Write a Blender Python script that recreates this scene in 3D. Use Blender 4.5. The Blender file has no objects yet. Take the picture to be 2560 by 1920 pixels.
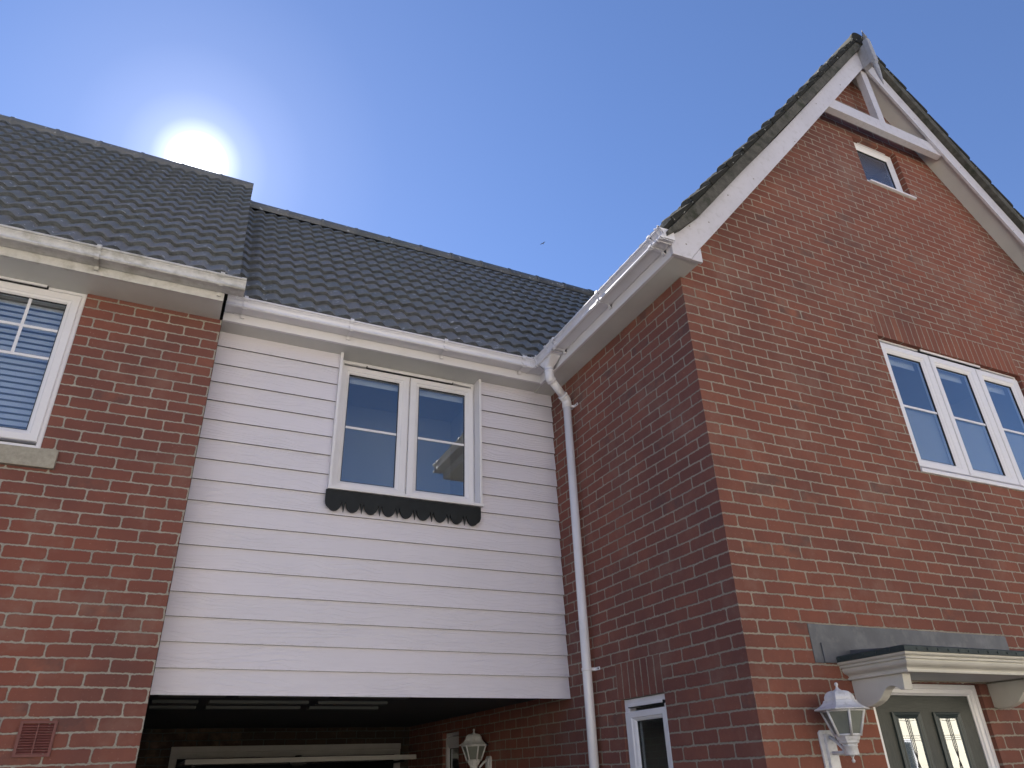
import bpy, math, random
from mathutils import Vector, Matrix
R = math.radians
random.seed(7)
S = bpy.context.scene
COL = S.collection

# ------------------------------------------------------------------ camera
yaw, pitch, roll = -0.45271, 0.49770, -0.03518
cy, sy, cp, sp, cr, sr = (math.cos(yaw), math.sin(yaw), math.cos(pitch), math.sin(pitch), math.cos(roll), math.sin(roll))
vr = Vector((cy, sy, 0)); vf = Vector((-sy*cp, cy*cp, sp)); vu = vr.cross(vf)
r2 = vr*cr + vu*sr; u2 = -vr*sr + vu*cr
cam = bpy.data.cameras.new('camera'); co = bpy.data.objects.new('camera', cam); COL.objects.link(co)
cam.sensor_width = 36; cam.lens = 36*1793.58/2560; cam.clip_start = .05; cam.clip_end = 3000
co.matrix_world = Matrix(((r2.x, u2.x, -vf.x, 0), (r2.y, u2.y, -vf.y, 0), (r2.z, u2.z, -vf.z, 1.55), (0, 0, 0, 1)))
S.camera = co

# ------------------------------------------------------------------ sky and sun
SUN = Vector((-0.0604, 0.7382, 0.6719)).normalized()
S.view_settings.view_transform = 'Standard'; S.view_settings.look = 'None'
S.view_settings.exposure = 1.65; S.view_settings.gamma = 1
W = bpy.data.worlds.new('World'); S.world = W; W.use_nodes = True
nt = W.node_tree; nt.nodes.clear()
out = nt.nodes.new('ShaderNodeOutputWorld'); bg = nt.nodes.new('ShaderNodeBackground')
sky = nt.nodes.new('ShaderNodeTexSky'); sky.sky_type = 'NISHITA'; sky.sun_disc = False
sky.sun_elevation = math.asin(SUN.z); sky.sun_rotation = math.atan2(SUN.x, SUN.y)
sky.altitude = 50; sky.air_density = 1.0; sky.dust_density = 0.05; sky.ozone_density = 6.5
bg.inputs[1].default_value = 0.054
tnt = nt.nodes.new('ShaderNodeMix'); tnt.data_type = 'RGBA'; tnt.blend_type = 'MULTIPLY'; tnt.inputs[0].default_value = 1; tnt.inputs[7].default_value = (1.03, .965, 1.04, 1)
nt.links.new(sky.outputs[0], tnt.inputs[6]); nt.links.new(tnt.outputs[2], bg.inputs[0])
# the glare round the sun: an angular term added to the sky itself
tc = nt.nodes.new('ShaderNodeTexCoord')
dot = nt.nodes.new('ShaderNodeVectorMath'); dot.operation = 'DOT_PRODUCT'; dot.inputs[1].default_value = SUN
nrm = nt.nodes.new('ShaderNodeVectorMath'); nrm.operation = 'NORMALIZE'
nt.links.new(tc.outputs['Generated'], nrm.inputs[0]); nt.links.new(nrm.outputs[0], dot.inputs[0])
ac = nt.nodes.new('ShaderNodeMath'); ac.operation = 'ARCCOSINE'; nt.links.new(dot.outputs['Value'], ac.inputs[0])
rp = nt.nodes.new('ShaderNodeMath'); rp.operation = 'MULTIPLY'; rp.inputs[1].default_value = 1/R(30); nt.links.new(ac.outputs[0], rp.inputs[0])
cr_ = nt.nodes.new('ShaderNodeValToRGB'); nt.links.new(rp.outputs[0], cr_.inputs[0])
e = cr_.color_ramp.elements
e[0].position = 0.0; e[0].color = (1, 1, 1, 1)
e[1].position = 1.0; e[1].color = (0, 0, 0, 1)
for p, v in ((.048, 1.0), (.058, .30), (.070, .13), (.10, .055), (.16, .026), (.26, .011), (.45, .003)):
    q = cr_.color_ramp.elements.new(p); q.color = (v, v, v*1.0, 1)
bg2 = nt.nodes.new('ShaderNodeBackground'); bg2.inputs[1].default_value = 1.6
nt.links.new(cr_.outputs[0], bg2.inputs[0])
ad = nt.nodes.new('ShaderNodeAddShader')
nt.links.new(bg.outputs[0], ad.inputs[0]); nt.links.new(bg2.outputs[0], ad.inputs[1]); nt.links.new(ad.outputs[0], out.inputs[0])
sl = bpy.data.lights.new('sun', 'SUN'); sl.energy = 5.0; sl.angle = R(.5); sl.color = (1, .95, .87)
so = bpy.data.objects.new('sun', sl); COL.objects.link(so)
so.rotation_euler = (-SUN).to_track_quat('-Z', 'Y').to_euler(); so.location = SUN*50
S.cycles.max_bounces = 8; S.cycles.transparent_max_bounces = 12; S.cycles.use_denoising = True

# ------------------------------------------------------------------ mesh helpers
class MB:
    def __init__(s): s.v = []; s.f = []; s.m = []; s.sm = []
    def add(s, vs, fs, mi=0, smooth=False):
        n = len(s.v); s.v += [tuple(p) for p in vs]
        for f in fs: s.f.append([i+n for i in f]); s.m.append(mi); s.sm.append(smooth)
        return s
    def box(s, x0, x1, y0, y1, z0, z1, mi=0):
        x0, x1 = sorted((x0, x1)); y0, y1 = sorted((y0, y1)); z0, z1 = sorted((z0, z1))
        vs = [(x, y, z) for x in (x0, x1) for y in (y0, y1) for z in (z0, z1)]
        return s.add(vs, [(0, 1, 3, 2), (4, 6, 7, 5), (0, 4, 5, 1), (2, 3, 7, 6), (0, 2, 6, 4), (1, 5, 7, 3)], mi)
    def prism(s, poly, fn, a, b, mi=0):
        """poly: 2d outline; fn(p, q, t) -> 3d; extruded from t=a to t=b"""
        n = len(poly)
        vs = [fn(p[0], p[1], a) for p in poly] + [fn(p[0], p[1], b) for p in poly]
        fs = [list(range(n))[::-1], list(range(n, 2*n))] + [(i, (i+1) % n, n+(i+1) % n, n+i) for i in range(n)]
        return s.add(vs, fs, mi)
    def sweep(s, prof, path, outs, closed=False, caps=True, smooth=False, mi=0):
        """prof: [(d, z)]; path: [(x, y)]; outs: outward (x, y) at each path point (already mitred)"""
        n = len(prof); vs = []
        for (px, py), (ox, oy) in zip(path, outs):
            for d, z in prof: vs.append((px+ox*d, py+oy*d, z))
        fs = []
        for k in range(len(path)-1):
            for i in range(n if closed else n-1):
                j = (i+1) % n; fs.append((k*n+i, k*n+j, (k+1)*n+j, (k+1)*n+i))
        s.add(vs, fs, mi, smooth)
        if caps and closed:
            s.add(vs[:n], [list(range(n))], mi); s.add(vs[-n:], [list(range(n))[::-1]], mi)
        return s
    def lathe(s, prof, c, n=24, mi=0, smooth=True, ax=(0, 0, 1), rot=0.):
        """prof: [(r, h)] along axis ax from c"""
        ax = Vector(ax).normalized(); t = Vector((1, 0, 0)) if abs(ax.x) < .9 else Vector((0, 1, 0))
        u = ax.cross(t).normalized(); w = ax.cross(u); c = Vector(c); vs = []
        for r_, h in prof:
            for k in range(n):
                a = 2*math.pi*k/n+rot; vs.append(c+ax*h+(u*math.cos(a)+w*math.sin(a))*r_)
        fs = [(i*n+k, i*n+(k+1) % n, (i+1)*n+(k+1) % n, (i+1)*n+k) for i in range(len(prof)-1) for k in range(n)]
        fs += [list(range(n))[::-1], [(len(prof)-1)*n+k for k in range(n)]]
        return s.add(vs, fs, mi, smooth)
    def tube(s, pts, r_, n=20, mi=0):
        pts = [Vector(p) for p in pts]; vs = []; prev = None
        for i, p in enumerate(pts):
            a = (pts[i]-pts[i-1]).normalized() if i else None; b = (pts[i+1]-pts[i]).normalized() if i < len(pts)-1 else None
            d = (a+b).normalized() if (a and b) else (a or b)
            k = 1/max(.5, d.dot(a)) if (a and b) else 1
            if prev is None: t = Vector((0, 1, 0)) if abs(d.y) < .8 else Vector((1, 0, 0)); u = (t-d*t.dot(d)).normalized()
            else: u = (prev-d*prev.dot(d)).normalized()
            prev = u; w = d.cross(u)
            rr = r_[i] if isinstance(r_, (list, tuple)) else r_
            for q in range(n):
                an = 2*math.pi*q/n; vs.append(p+(u*math.cos(an)+w*math.sin(an))*rr)
        fs = [(i*n+q, i*n+(q+1) % n, (i+1)*n+(q+1) % n, (i+1)*n+q) for i in range(len(pts)-1) for q in range(n)]
        fs += [list(range(n))[::-1], [(len(pts)-1)*n+q for q in range(n)]]
        return s.add(vs, fs, mi, True)
    def build(s, name, mats, parent=None, origin=None, bevel=0, fixn=True):
        me = bpy.data.meshes.new(name)
        o_ = Vector(origin) if origin is not None else (root_loc(parent) if parent else Vector((0, 0, 0)))
        me.from_pydata([tuple(Vector(p)-o_) for p in s.v], [], s.f)
        if not isinstance(mats, (list, tuple)): mats = [mats]
        for m_ in mats: me.materials.append(m_)
        for p, mi, sm in zip(me.polygons, s.m, s.sm): p.material_index = mi; p.use_smooth = sm
        if fixn:
            import bmesh
            b = bmesh.new(); b.from_mesh(me); bmesh.ops.recalc_face_normals(b, faces=b.faces); b.to_mesh(me); b.free()
        ob = bpy.data.objects.new(name, me); COL.objects.link(ob)
        if parent: ob.parent = parent
        if bevel:
            bv = ob.modifiers.new('bevel', 'BEVEL'); bv.width = bevel; bv.segments = 2; bv.limit_method = 'ANGLE'; bv.angle_limit = R(35)
        return ob
def root_loc(o):
    while o.parent: o = o.parent
    return Vector(o.location)
def tag(o, label=None, cat=None, group=None, kind=None):
    if label: o['label'] = label
    if cat: o['category'] = cat
    if group: o['group'] = group
    if kind: o['kind'] = kind
    return o
def empty(name, loc, label, cat, group=None):
    o = bpy.data.objects.new(name, None); COL.objects.link(o); o.location = loc; o.empty_display_size = .2
    return tag(o, label, cat, group)

# ------------------------------------------------------------------ materials
class NT:
    def __init__(s, name):
        s.m = bpy.data.materials.new(name); s.m.use_nodes = True; s.t = s.m.node_tree
        s.b = s.t.nodes['Principled BSDF']; s.out = s.t.nodes['Material Output']
    def n(s, typ, **kw):
        x = s.t.nodes.new(typ)
        for k, v in kw.items(): setattr(x, k, v)
        return x
    def l(s, a, b): s.t.links.new(a, b)
    def put(s, inp, v):
        if hasattr(v, 'is_linked') or hasattr(v, 'links'): s.l(v, inp)
        else: inp.default_value = v
    def M(s, op, a, b=None, c=None, clamp=False):
        x = s.n('ShaderNodeMath', operation=op); x.use_clamp = clamp
        for i, v in enumerate((a, b, c)):
            if v is not None: s.put(x.inputs[i], v)
        return x.outputs[0]
    def sep(s):
        g = s.n('ShaderNodeNewGeometry'); q = s.n('ShaderNodeSeparateXYZ'); s.l(g.outputs['Position'], q.inputs[0]); s.pos = g.outputs['Position']
        return q.outputs
    def comb(s, x, y, z):
        q = s.n('ShaderNodeCombineXYZ')
        for i, v in enumerate((x, y, z)): s.put(q.inputs[i], v)
        return q.outputs[0]
    def noise(s, vec, scale, detail=2, rough=.5):
        x = s.n('ShaderNodeTexNoise'); x.inputs['Scale'].default_value = scale; x.inputs['Detail'].default_value = detail; x.inputs['Roughness'].default_value = rough
        if vec is not None: s.l(vec, x.inputs['Vector'])
        return x.outputs['Fac']
    def ramp(s, fac, stops, interp='LINEAR'):
        x = s.n('ShaderNodeValToRGB'); x.color_ramp.interpolation = interp; s.l(fac, x.inputs[0]); el = x.color_ramp.elements
        while len(el) > 1: el.remove(el[-1])
        for i, (p, c) in enumerate(stops):
            c = c if isinstance(c, (tuple, list)) else (c, c, c)
            q = el[0] if i == 0 else el.new(p)
            q.position = p; q.color = (*c, 1)
        return x.outputs[0]
    def mix(s, f, a, b, typ='MIX'):
        x = s.n('ShaderNodeMix', data_type='RGBA', blend_type=typ)
        s.put(x.inputs[0], f); s.put(x.inputs[6], a if not isinstance(a, tuple) else (*a, 1)); s.put(x.inputs[7], b if not isinstance(b, tuple) else (*b, 1))
        return x.outputs[2]
    def bump(s, h, strength=.5, dist=.01, normal=None):
        x = s.n('ShaderNodeBump'); x.inputs['Strength'].default_value = strength; x.inputs['Distance'].default_value = dist; s.l(h, x.inputs['Height'])
        if normal is not None: s.l(normal, x.inputs['Normal'])
        return x.outputs[0]
    def fin(s, col=None, rough=None, normal=None, spec=None, metal=None):
        if col is not None: s.put(s.b.inputs['Base Color'], col if not isinstance(col, tuple) else (*col, 1))
        if rough is not None: s.put(s.b.inputs['Roughness'], rough)
        if normal is not None: s.l(normal, s.b.inputs['Normal'])
        if spec is not None: s.b.inputs['Specular IOR Level'].default_value = spec
        if metal is not None: s.b.inputs['Metallic'].default_value = metal
        return s.m

def brick(name, axis, pu, pz, flip=0, soldier=False, tint=(1, 1, 1), dark=.06, mort=(.32, .285, .235)):
    t = NT(name); x, y, z = t.sep(); u = x if axis == 'x' else y
    n1 = t.noise(t.pos, 5.0, 2); n2 = t.noise(t.pos, 38, 3, .6); n3 = t.noise(t.pos, 160, 2, .6)
    wob = t.M('ADD', t.M('MULTIPLY', t.M('SUBTRACT', n1, .5), .012), t.M('MULTIPLY', t.M('SUBTRACT', n2, .5), .013))
    wz = t.M('ADD', t.M('MULTIPLY', t.M('SUBTRACT', t.noise(t.comb(u, z, 7.3), 2.5, 1), .5), .012), t.M('MULTIPLY', t.M('SUBTRACT', t.noise(t.comb(z, u, 3.1), 42, 2, .6), .5), .012))
    uu = t.M('ADD', t.M('SUBTRACT', u, pu), wob); zz = t.M('ADD', t.M('SUBTRACT', z, pz), wz)
    if soldier:
        U, V = .075, 10.0
        us = t.M('DIVIDE', uu, U); row = t.M('MULTIPLY', us, 0.); zf = t.M('MULTIPLY', z, 0.); zf = t.M('ADD', zf, .05)
    else:
        U, V = .225, .075
        zr = t.M('DIVIDE', zz, V); row = t.M('FLOOR', zr)
        odd = t.M('MULTIPLY', t.M('FRACT', t.M('MULTIPLY', t.M('ADD', row, flip), .5)), 2)
        zf = t.M('MULTIPLY', t.M('FRACT', zr), V)
        rr = t.M('MULTIPLY', t.M('SUBTRACT', t.M('FRACT', t.M('MULTIPLY', t.M('SINE', t.M('MULTIPLY', row, 12.9)), 43.7)), .5), .035)
        us = t.M('ADD', t.M('DIVIDE', uu, U), t.M('ADD', t.M('MULTIPLY', odd, .5), rr))
    colid = t.M('FLOOR', us); fu = t.M('MULTIPLY', t.M('FRACT', us), U)
    du = t.M('MINIMUM', fu, t.M('SUBTRACT', U, fu))
    dz = t.M('MINIMUM', zf, t.M('SUBTRACT', V, zf)) if not soldier else t.M('ADD', zf, 0.)
    # rounded corners: distance inside a rounded box
    rad = .012
    a = t.M('MAXIMUM', t.M('SUBTRACT', rad+.0043, du), 0); b = t.M('MAXIMUM', t.M('SUBTRACT', rad+.0043, dz), 0)
    d = t.M('SUBTRACT', rad, t.M('SQRT', t.M('ADD', t.M('MULTIPLY', a, a), t.M('MULTIPLY', b, b))))
    m = t.n('ShaderNodeMapRange'); m.interpolation_type = 'SMOOTHSTEP'; t.l(d, m.inputs[0]); m.inputs[1].default_value = -.0012; m.inputs[2].default_value = .0022
    mask = m.outputs[0]
    wn = t.n('ShaderNodeTexWhiteNoise', noise_dimensions='3D'); t.l(t.comb(colid, row, pu*7), wn.inputs['Vector']); idv = wn.outputs['Value']
    wc = t.n('ShaderNodeSeparateColor'); t.l(wn.outputs['Color'], wc.inputs[0])
    c = lambda r_, g, b_: (r_*tint[0], g*tint[1], b_*tint[2])
    base = t.ramp(idv, [(0, c(.190, .074, .054)), (.25, c(.215, .084, .058)), (.5, c(.235, .090, .061)), (.75, c(.200, .080, .057)), (.93, c(.265, .108, .070)), (1-dark*.3, c(.19, .076, .056))], 'CONSTANT')
    dk = t.M('GREATER_THAN', wc.outputs[0], 1-dark)
    blot = t.ramp(t.noise(t.pos, 9, 3, .6), [(.38, 0.), (.62, 1.)])
    base = t.mix(t.M('MULTIPLY', dk, t.M('MULTIPLY', blot, .85)), base, c(.10, .068, .062))
    base = t.mix(t.ramp(n2, [(.35, 0.), (.75, .5)]), base, c(.20, .080, .062))
    base = t.mix(t.ramp(t.noise(t.pos, 1.3, 4, .65), [(.42, 0.), (.68, .75)]), base, c(.135, .060, .050))
    base = t.mix(t.ramp(t.noise(t.pos, .55, 3, .6), [(.45, 0.), (.65, .45)]), base, c(.27, .085, .052))
    base = t.mix(t.ramp(t.noise(t.pos, 70, 3, .7), [(.66, 0.), (.74, .5)]), base, (.42, .26, .2))
    base = t.mix(t.ramp(t.noise(t.pos, 2.1, 5, .7), [(.52, 0.), (.72, .38)]), base, (.30, .20, .16))
    mo = t.mix(t.ramp(t.noise(t.pos, 3.2, 3, .6), [(.4, 0.), (.7, 1.)]), mort, tuple(q*.66 for q in mort))
    mo = t.mix(t.ramp(n3, [(.4, 0.), (.7, .5)]), mo, tuple(q*1.25 for q in mort))
    col = t.mix(mask, mo, base)
    h = t.M('ADD', t.M('MULTIPLY', mask, 1.0), t.M('ADD', t.M('MULTIPLY', n2, .5), t.M('MULTIPLY', n3, .25)))
    h = t.M('ADD', h, t.M('MULTIPLY', t.M('MULTIPLY', wc.outputs[1], mask), .35))
    return t.fin(col, t.ramp(n2, [(.3, .85), (.8, .97)]), t.bump(h, .8, .006), spec=.25)

def plain(name, col, rough=.5, spec=.5, metal=0, nscale=None, namt=.15, bump=None, dirt=None):
    t = NT(name); t.sep(); cc = (*col, 1)
    c_ = col
    if nscale:
        c_ = t.mix(t.ramp(t.noise(t.pos, nscale, 4, .6), [(.35, 0.), (.7, 1.)]), col, tuple(q*(1-namt) for q in col))
    if dirt:
        sc, amt, dc = dirt
        c_ = t.mix(t.ramp(t.noise(t.pos, sc, 5, .65), [(.52, 0.), (.70, amt)]), c_, dc)
    nn = None
    if bump: nn = t.bump(t.noise(t.pos, bump[0], 4, .6), bump[1], bump[2])
    return t.fin(c_, rough, nn, spec, metal)

PVC = plain('white_pvc', (.77, .76, .80), .33, .5, dirt=(2.2, .25, (.55, .54, .50)))
PVCG = plain('gutter_pvc', (.78, .77, .81), .2, .5, dirt=(3, .2, (.5, .5, .47)))
PVCOLD = plain('weathered_gutter_pvc', (.66, .65, .64), .45, .4, dirt=(7, .7, (.34, .33, .29)), nscale=25)
PAINT = plain('white_painted_timber', (.73, .70, .74), .5, .35, nscale=3, namt=.12, bump=(30, .12, .003), dirt=(14, .35, (.42, .40, .38)))
PAINTB = plain('painted_bargeboard', (.63, .61, .655), .5, .35, nscale=2.5, namt=.1, bump=(26, .15, .003), dirt=(19, .4, (.40, .38, .38)))
CREAMP = plain('offwhite_moulding_paint', (.62, .60, .55), .45, .35, nscale=4, namt=.15, bump=(40, .1, .002))
GASKET_AND_VENT_SHADOW = plain('black_gasket_and_vent_shadow', (.015, .015, .017), .6)
SOFF = plain('soffit_board', (.66, .66, .64), .5, .35, nscale=2, namt=.12)
LEAD = plain('lead_sheet', (.115, .12, .135), .55, .5, nscale=6, namt=.35, bump=(14, .35, .006), dirt=(9, .5, (.20, .20, .21)))
LEADD = plain('dark_weathered_lead', (.04, .055, .055), .65, .4, nscale=20, namt=.4, bump=(60, .5, .006))
STONE = plain('cast_stone', (.40, .37, .31), .9, .2, nscale=30, namt=.25, bump=(120, .4, .003), dirt=(8, .5, (.25, .24, .19)))
MORT = plain('cement_verge_mortar', (.12, .115, .10), .95, .15, nscale=14, namt=.5, bump=(45, .8, .01), dirt=(7, .8, (.045, .05, .035)))
TERRA = plain('red_plastic_vent', (.17, .052, .050), .5, .4, nscale=20, namt=.2)
BLACKP = plain('black_painted_board', (.010, .014, .017), .6, .35, nscale=14, namt=.6, bump=(30, .25, .004))
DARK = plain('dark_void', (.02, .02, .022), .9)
ROOM = plain('interior_plaster', (.42, .41, .40), .9)
BLINDM = plain('fabric_blind', (.62, .62, .64), .9)
SLATM = plain('blind_slat', (.66, .66, .69), .5)
DOORM = None
def mk_door():
    t = NT('grey_woodgrain_door'); x, y, z = t.sep()
    g = t.noise(t.comb(t.M('MULTIPLY', x, 60), y, t.M('MULTIPLY', z, 6)), 3, 4, .7)
    g2 = t.noise(t.comb(t.M('MULTIPLY', x, 8), y, t.M('MULTIPLY', z, 90)), 2, 4, .7)
    gg = t.mix(t.M('GREATER_THAN', z, 1.80), g, g2)
    return t.fin(t.mix(t.ramp(gg, [(.35, 0.), (.65, 1.)]), (.055, .060, .054), (.032, .036, .034)), .5, t.bump(gg, .5, .003), .4)
DOORM = mk_door()
DOORD = plain('dark_teal_moulding', (.025, .04, .045), .35, .5)
LEADCAME = plain('lead_came', (.05, .05, .055), .4, .5, metal=.6)
LANT = plain('white_cast_lantern', (.70, .70, .72), .4, .45, nscale=25, namt=.15, dirt=(28, .6, (.38, .38, .36)))
LANTG = None
CONC = None

def glass(name, tint=(.86, .90, .93), k=2.5, add=.08, rough=.0, bumpy=None):
    t = NT(name); tr = t.n('ShaderNodeBsdfTransparent'); tr.inputs[0].default_value = (*tint, 1)
    gl = t.n('ShaderNodeBsdfGlossy'); gl.inputs['Roughness'].default_value = rough; gl.inputs[0].default_value = (.93, .97, 1, 1)
    fr = t.n('ShaderNodeFresnel'); fr.inputs[0].default_value = 1.5
    fac = t.M('ADD', t.M('MULTIPLY', fr.outputs[0], k), add, clamp=True)
    gg_ = t.n('ShaderNodeNewGeometry'); fac = t.M('MULTIPLY', fac, t.M('SUBTRACT', 1, gg_.outputs['Backfacing']))
    if bumpy:
        t.sep(); nn = t.bump(t.noise(t.pos, bumpy[0], 2, .5), bumpy[1], .01); t.l(nn, gl.inputs['Normal'])
    mx = t.n('ShaderNodeMixShader'); t.l(fac, mx.inputs[0]); t.l(tr.outputs[0], mx.inputs[1]); t.l(gl.outputs[0], mx.inputs[2]); t.l(mx.outputs[0], t.out.inputs[0])
    return t.m
GLASS = glass('window_glass')
GLASSO = glass('obscured_glass', (.55, .62, .66), 2.2, .10, .12, (90, .5))
LANTG = plain('frosted_lantern_glass', (.20, .215, .19), .3, .5, nscale=20)

def cladmat():
    t = NT('white_woodgrain_cladding'); x, y, z = t.sep()
    row = t.M('FLOOR', t.M('DIVIDE', t.M('SUBTRACT', z, 2.0295), .1521))
    warp = t.M('MULTIPLY', t.noise(t.comb(t.M('MULTIPLY', x, 1.6), row, t.M('MULTIPLY', z, 6)), 1.0, 3, .55), .55)
    w = t.n('ShaderNodeTexWave', wave_type='BANDS', bands_direction='Z'); w.inputs['Scale'].default_value = 11; w.inputs['Distortion'].default_value = 3.0
    w.inputs['Detail'].default_value = 3; w.inputs['Detail Scale'].default_value = 1.0; w.inputs['Detail Roughness'].default_value = .6
    t.l(t.comb(t.M('MULTIPLY', x, .55), t.M('MULTIPLY', row, 3.7), t.M('ADD', z, t.M('MULTIPLY', warp, .35))), w.inputs['Vector'])
    amp = t.ramp(t.noise(t.comb(x, row, t.M('MULTIPLY', z, 3)), 1.7, 2), [(.35, .15), (.65, 1.)])
    h = t.M('MULTIPLY', t.M('POWER', w.outputs['Fac'], 3), amp)
    f = t.noise(t.comb(t.M('MULTIPLY', x, 4), y, t.M('MULTIPLY', z, 60)), 3, 3, .7)
    h = t.M('ADD', h, t.M('MULTIPLY', f, .35))
    col = t.mix(t.ramp(t.noise(t.pos, 1.1, 4, .6), [(.4, 0.), (.75, .6)]), (.71, .685, .765), (.64, .62, .69))
    wnn = t.n('ShaderNodeTexWhiteNoise', noise_dimensions='1D'); t.l(row, wnn.inputs['W'])
    col = t.mix(t.M('MULTIPLY', wnn.outputs['Value'], .10), col, (.50, .49, .49))
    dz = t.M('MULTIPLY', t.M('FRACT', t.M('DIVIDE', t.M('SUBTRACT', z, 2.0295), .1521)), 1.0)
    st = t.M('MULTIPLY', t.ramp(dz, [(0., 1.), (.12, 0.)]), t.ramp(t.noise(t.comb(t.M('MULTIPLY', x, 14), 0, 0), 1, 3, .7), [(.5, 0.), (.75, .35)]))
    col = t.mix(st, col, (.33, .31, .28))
    return t.fin(col, .55, t.bump(h, .5, .0045), .35)
CLAD = cladmat()

def tilemat(name, ax, base=(.175, .165, .148), spk=.75, lich=.3, spec=.4, rgh=.55):
    t = NT(name); x, y, z = t.sep(); a = x if ax == 'x' else y
    wn = t.n('ShaderNodeTexWhiteNoise', noise_dimensions='2D')
    t.l(t.comb(t.M('FLOOR', t.M('DIVIDE', a, .30)), t.M('FLOOR', t.M('DIVIDE', z, .2375)), 0), wn.inputs['Vector'])
    c = t.mix(t.M('MULTIPLY', wn.outputs['Value'], .45), base, tuple(q*1.35 for q in base))
    c = t.mix(t.ramp(t.noise(t.pos, 1.4, 4, .6), [(.45, 0.), (.75, .7)]), c, (base[0]*.8, base[1]*.95, base[2]*.85))
    c = t.mix(t.ramp(t.noise(t.pos, 110, 2, .6), [(.45, 0.), (.8, .6)]), c, tuple(q*1.7 for q in base))
    c = t.mix(t.ramp(t.noise(t.pos, 26, 1, .5), [(.70, 0.), (.72, spk)]), c, (.60, .60, .57))
    c = t.mix(t.ramp(t.noise(t.pos, 8, 5, .7), [(.62, 0.), (.72, lich)]), c, (.11, .115, .07))
    return t.fin(c, rgh, t.bump(t.noise(t.pos, 140, 3, .7), .4, .002), spec)
TILE = tilemat('dark_concrete_tile', 'x')
TEDGE = plain('shaded_dirty_tile_edge', (.145, .155, .165), .95, .1, nscale=30, namt=.5)  # shade under the tile noses put into the colour, along with algae
TILEG = tilemat('weathered_verge_tile', 'y', (.030, .029, .026), .5, .8, .08, .9)

# ------------------------------------------------------------------ key dimensions
XS, YG, YC, YL = 2.877, 3.151, 5.094, 4.869
XC = .0128
GZ = -.20
ZS = 4.593
# ------------------------------------------------------------------ ground
def groundmat():
    t = NT('tarmac_ground'); t.sep()
    c = t.mix(t.noise(t.pos, 40, 4, .7), (.12, .115, .105), (.17, .16, .148))
    return t.fin(c, .9, t.bump(t.noise(t.pos, 90, 3), .4, .005), .3)
def pavmat():
    t = NT('block_paving'); x, y, z = t.sep()
    b = t.n('ShaderNodeTexBrick'); b.inputs['Scale'].default_value = 1; b.inputs['Brick Width'].default_value = .2; b.inputs['Row Height'].default_value = .1
    b.inputs['Mortar Size'].default_value = .004; b.inputs['Color1'].default_value = (.20, .185, .165, 1); b.inputs['Color2'].default_value = (.155, .14, .125, 1); b.inputs['Mortar'].default_value = (.10, .09, .08, 1)
    t.l(t.pos, b.inputs['Vector'])
    c = t.mix(t.ramp(t.noise(t.pos, 3, 4, .6), [(.4, 0.), (.7, .4)]), b.outputs['Color'], (.16, .15, .12))
    return t.fin(c, .9, t.bump(b.outputs['Fac'], .5, -.004), .3)
g = MB(); g.add([(-300, -300, GZ-.004), (300, -300, GZ-.004), (300, 300, GZ-.004), (-300, 300, GZ-.004)], [(0, 1, 2, 3)])
tag(g.build('ground', groundmat(), fixn=False), kind='structure')
g = MB(); g.add([(-8, -9, GZ), (12, -9, GZ), (12, 12, GZ), (-8, 12, GZ)], [(0, 1, 2, 3)])
tag(g.build('driveway', pavmat(), fixn=False), kind='structure')

# ------------------------------------------------------------------ walls with openings
def wall_grid(mb, fn, us, zs, holes, regions=(), top=None):
    """cells in (u,z); holes are skipped, regions (u0,u1,z0,z1,mi) recoloured; top(u) clips the upper edge"""
    us = sorted(set(us + [h[0] for h in holes] + [h[1] for h in holes] + [r_[0] for r_ in regions] + [r_[1] for r_ in regions]))
    zs = sorted(set(zs + [h[2] for h in holes] + [h[3] for h in holes] + [r_[2] for r_ in regions] + [r_[3] for r_ in regions]))
    for a, b in zip(us, us[1:]):
        for c, d in zip(zs, zs[1:]):
            mu, mz = (a+b)/2, (c+d)/2
            if any(h[0] < mu < h[1] and h[2] < mz < h[3] for h in holes): continue
            mi = 0
            for r_ in regions:
                if r_[0] < mu < r_[1] and r_[2] < mz < r_[3]: mi = r_[4]
            mb.add([fn(a, c), fn(b, c), fn(b, d), fn(a, d)], [(0, 1, 2, 3)], mi)
def reveals(mb, fn3, h, depth, mi=0):
    a, b, c, d = h
    for p, q in (((a, c), (a, d)), ((a, d), (b, d)), ((b, d), (b, c)), ((b, c), (a, c))):
        mb.add([fn3(*p, 0), fn3(*q, 0), fn3(*q, depth), fn3(*p, depth)], [(0, 1, 2, 3)], mi)

B_FRONT = brick('red_brick_front', 'x', XS-.005, .0113, flip=0)
B_SIDE = brick('red_brick_side', 'y', YG-.005, .0113, flip=1, tint=(1.06, 1.1, 1.18))  # same brick as the front, tint lifted to stand for lens flare
B_LEFT = brick('red_brick_left_house', 'x', .0128-.005, .0168, flip=0, tint=(1.0, 1.02, 1.1), mort=(.36, .335, .29))
SOLD_F = brick('soldier_brick_front', 'x', 4.825, 0, soldier=True, dark=.0)
SOLD_S = brick('soldier_brick_side', 'y', 3.93, 0, soldier=True, dark=.0, tint=(1.06, 1.1, 1.18))

PY = lambda Y: (lambda u, z, d=0: (u, Y+d, z))      # wall facing -Y
PX = lambda X: (lambda u, z, d=0: (X+d, u, z))      # wall facing -X

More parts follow.
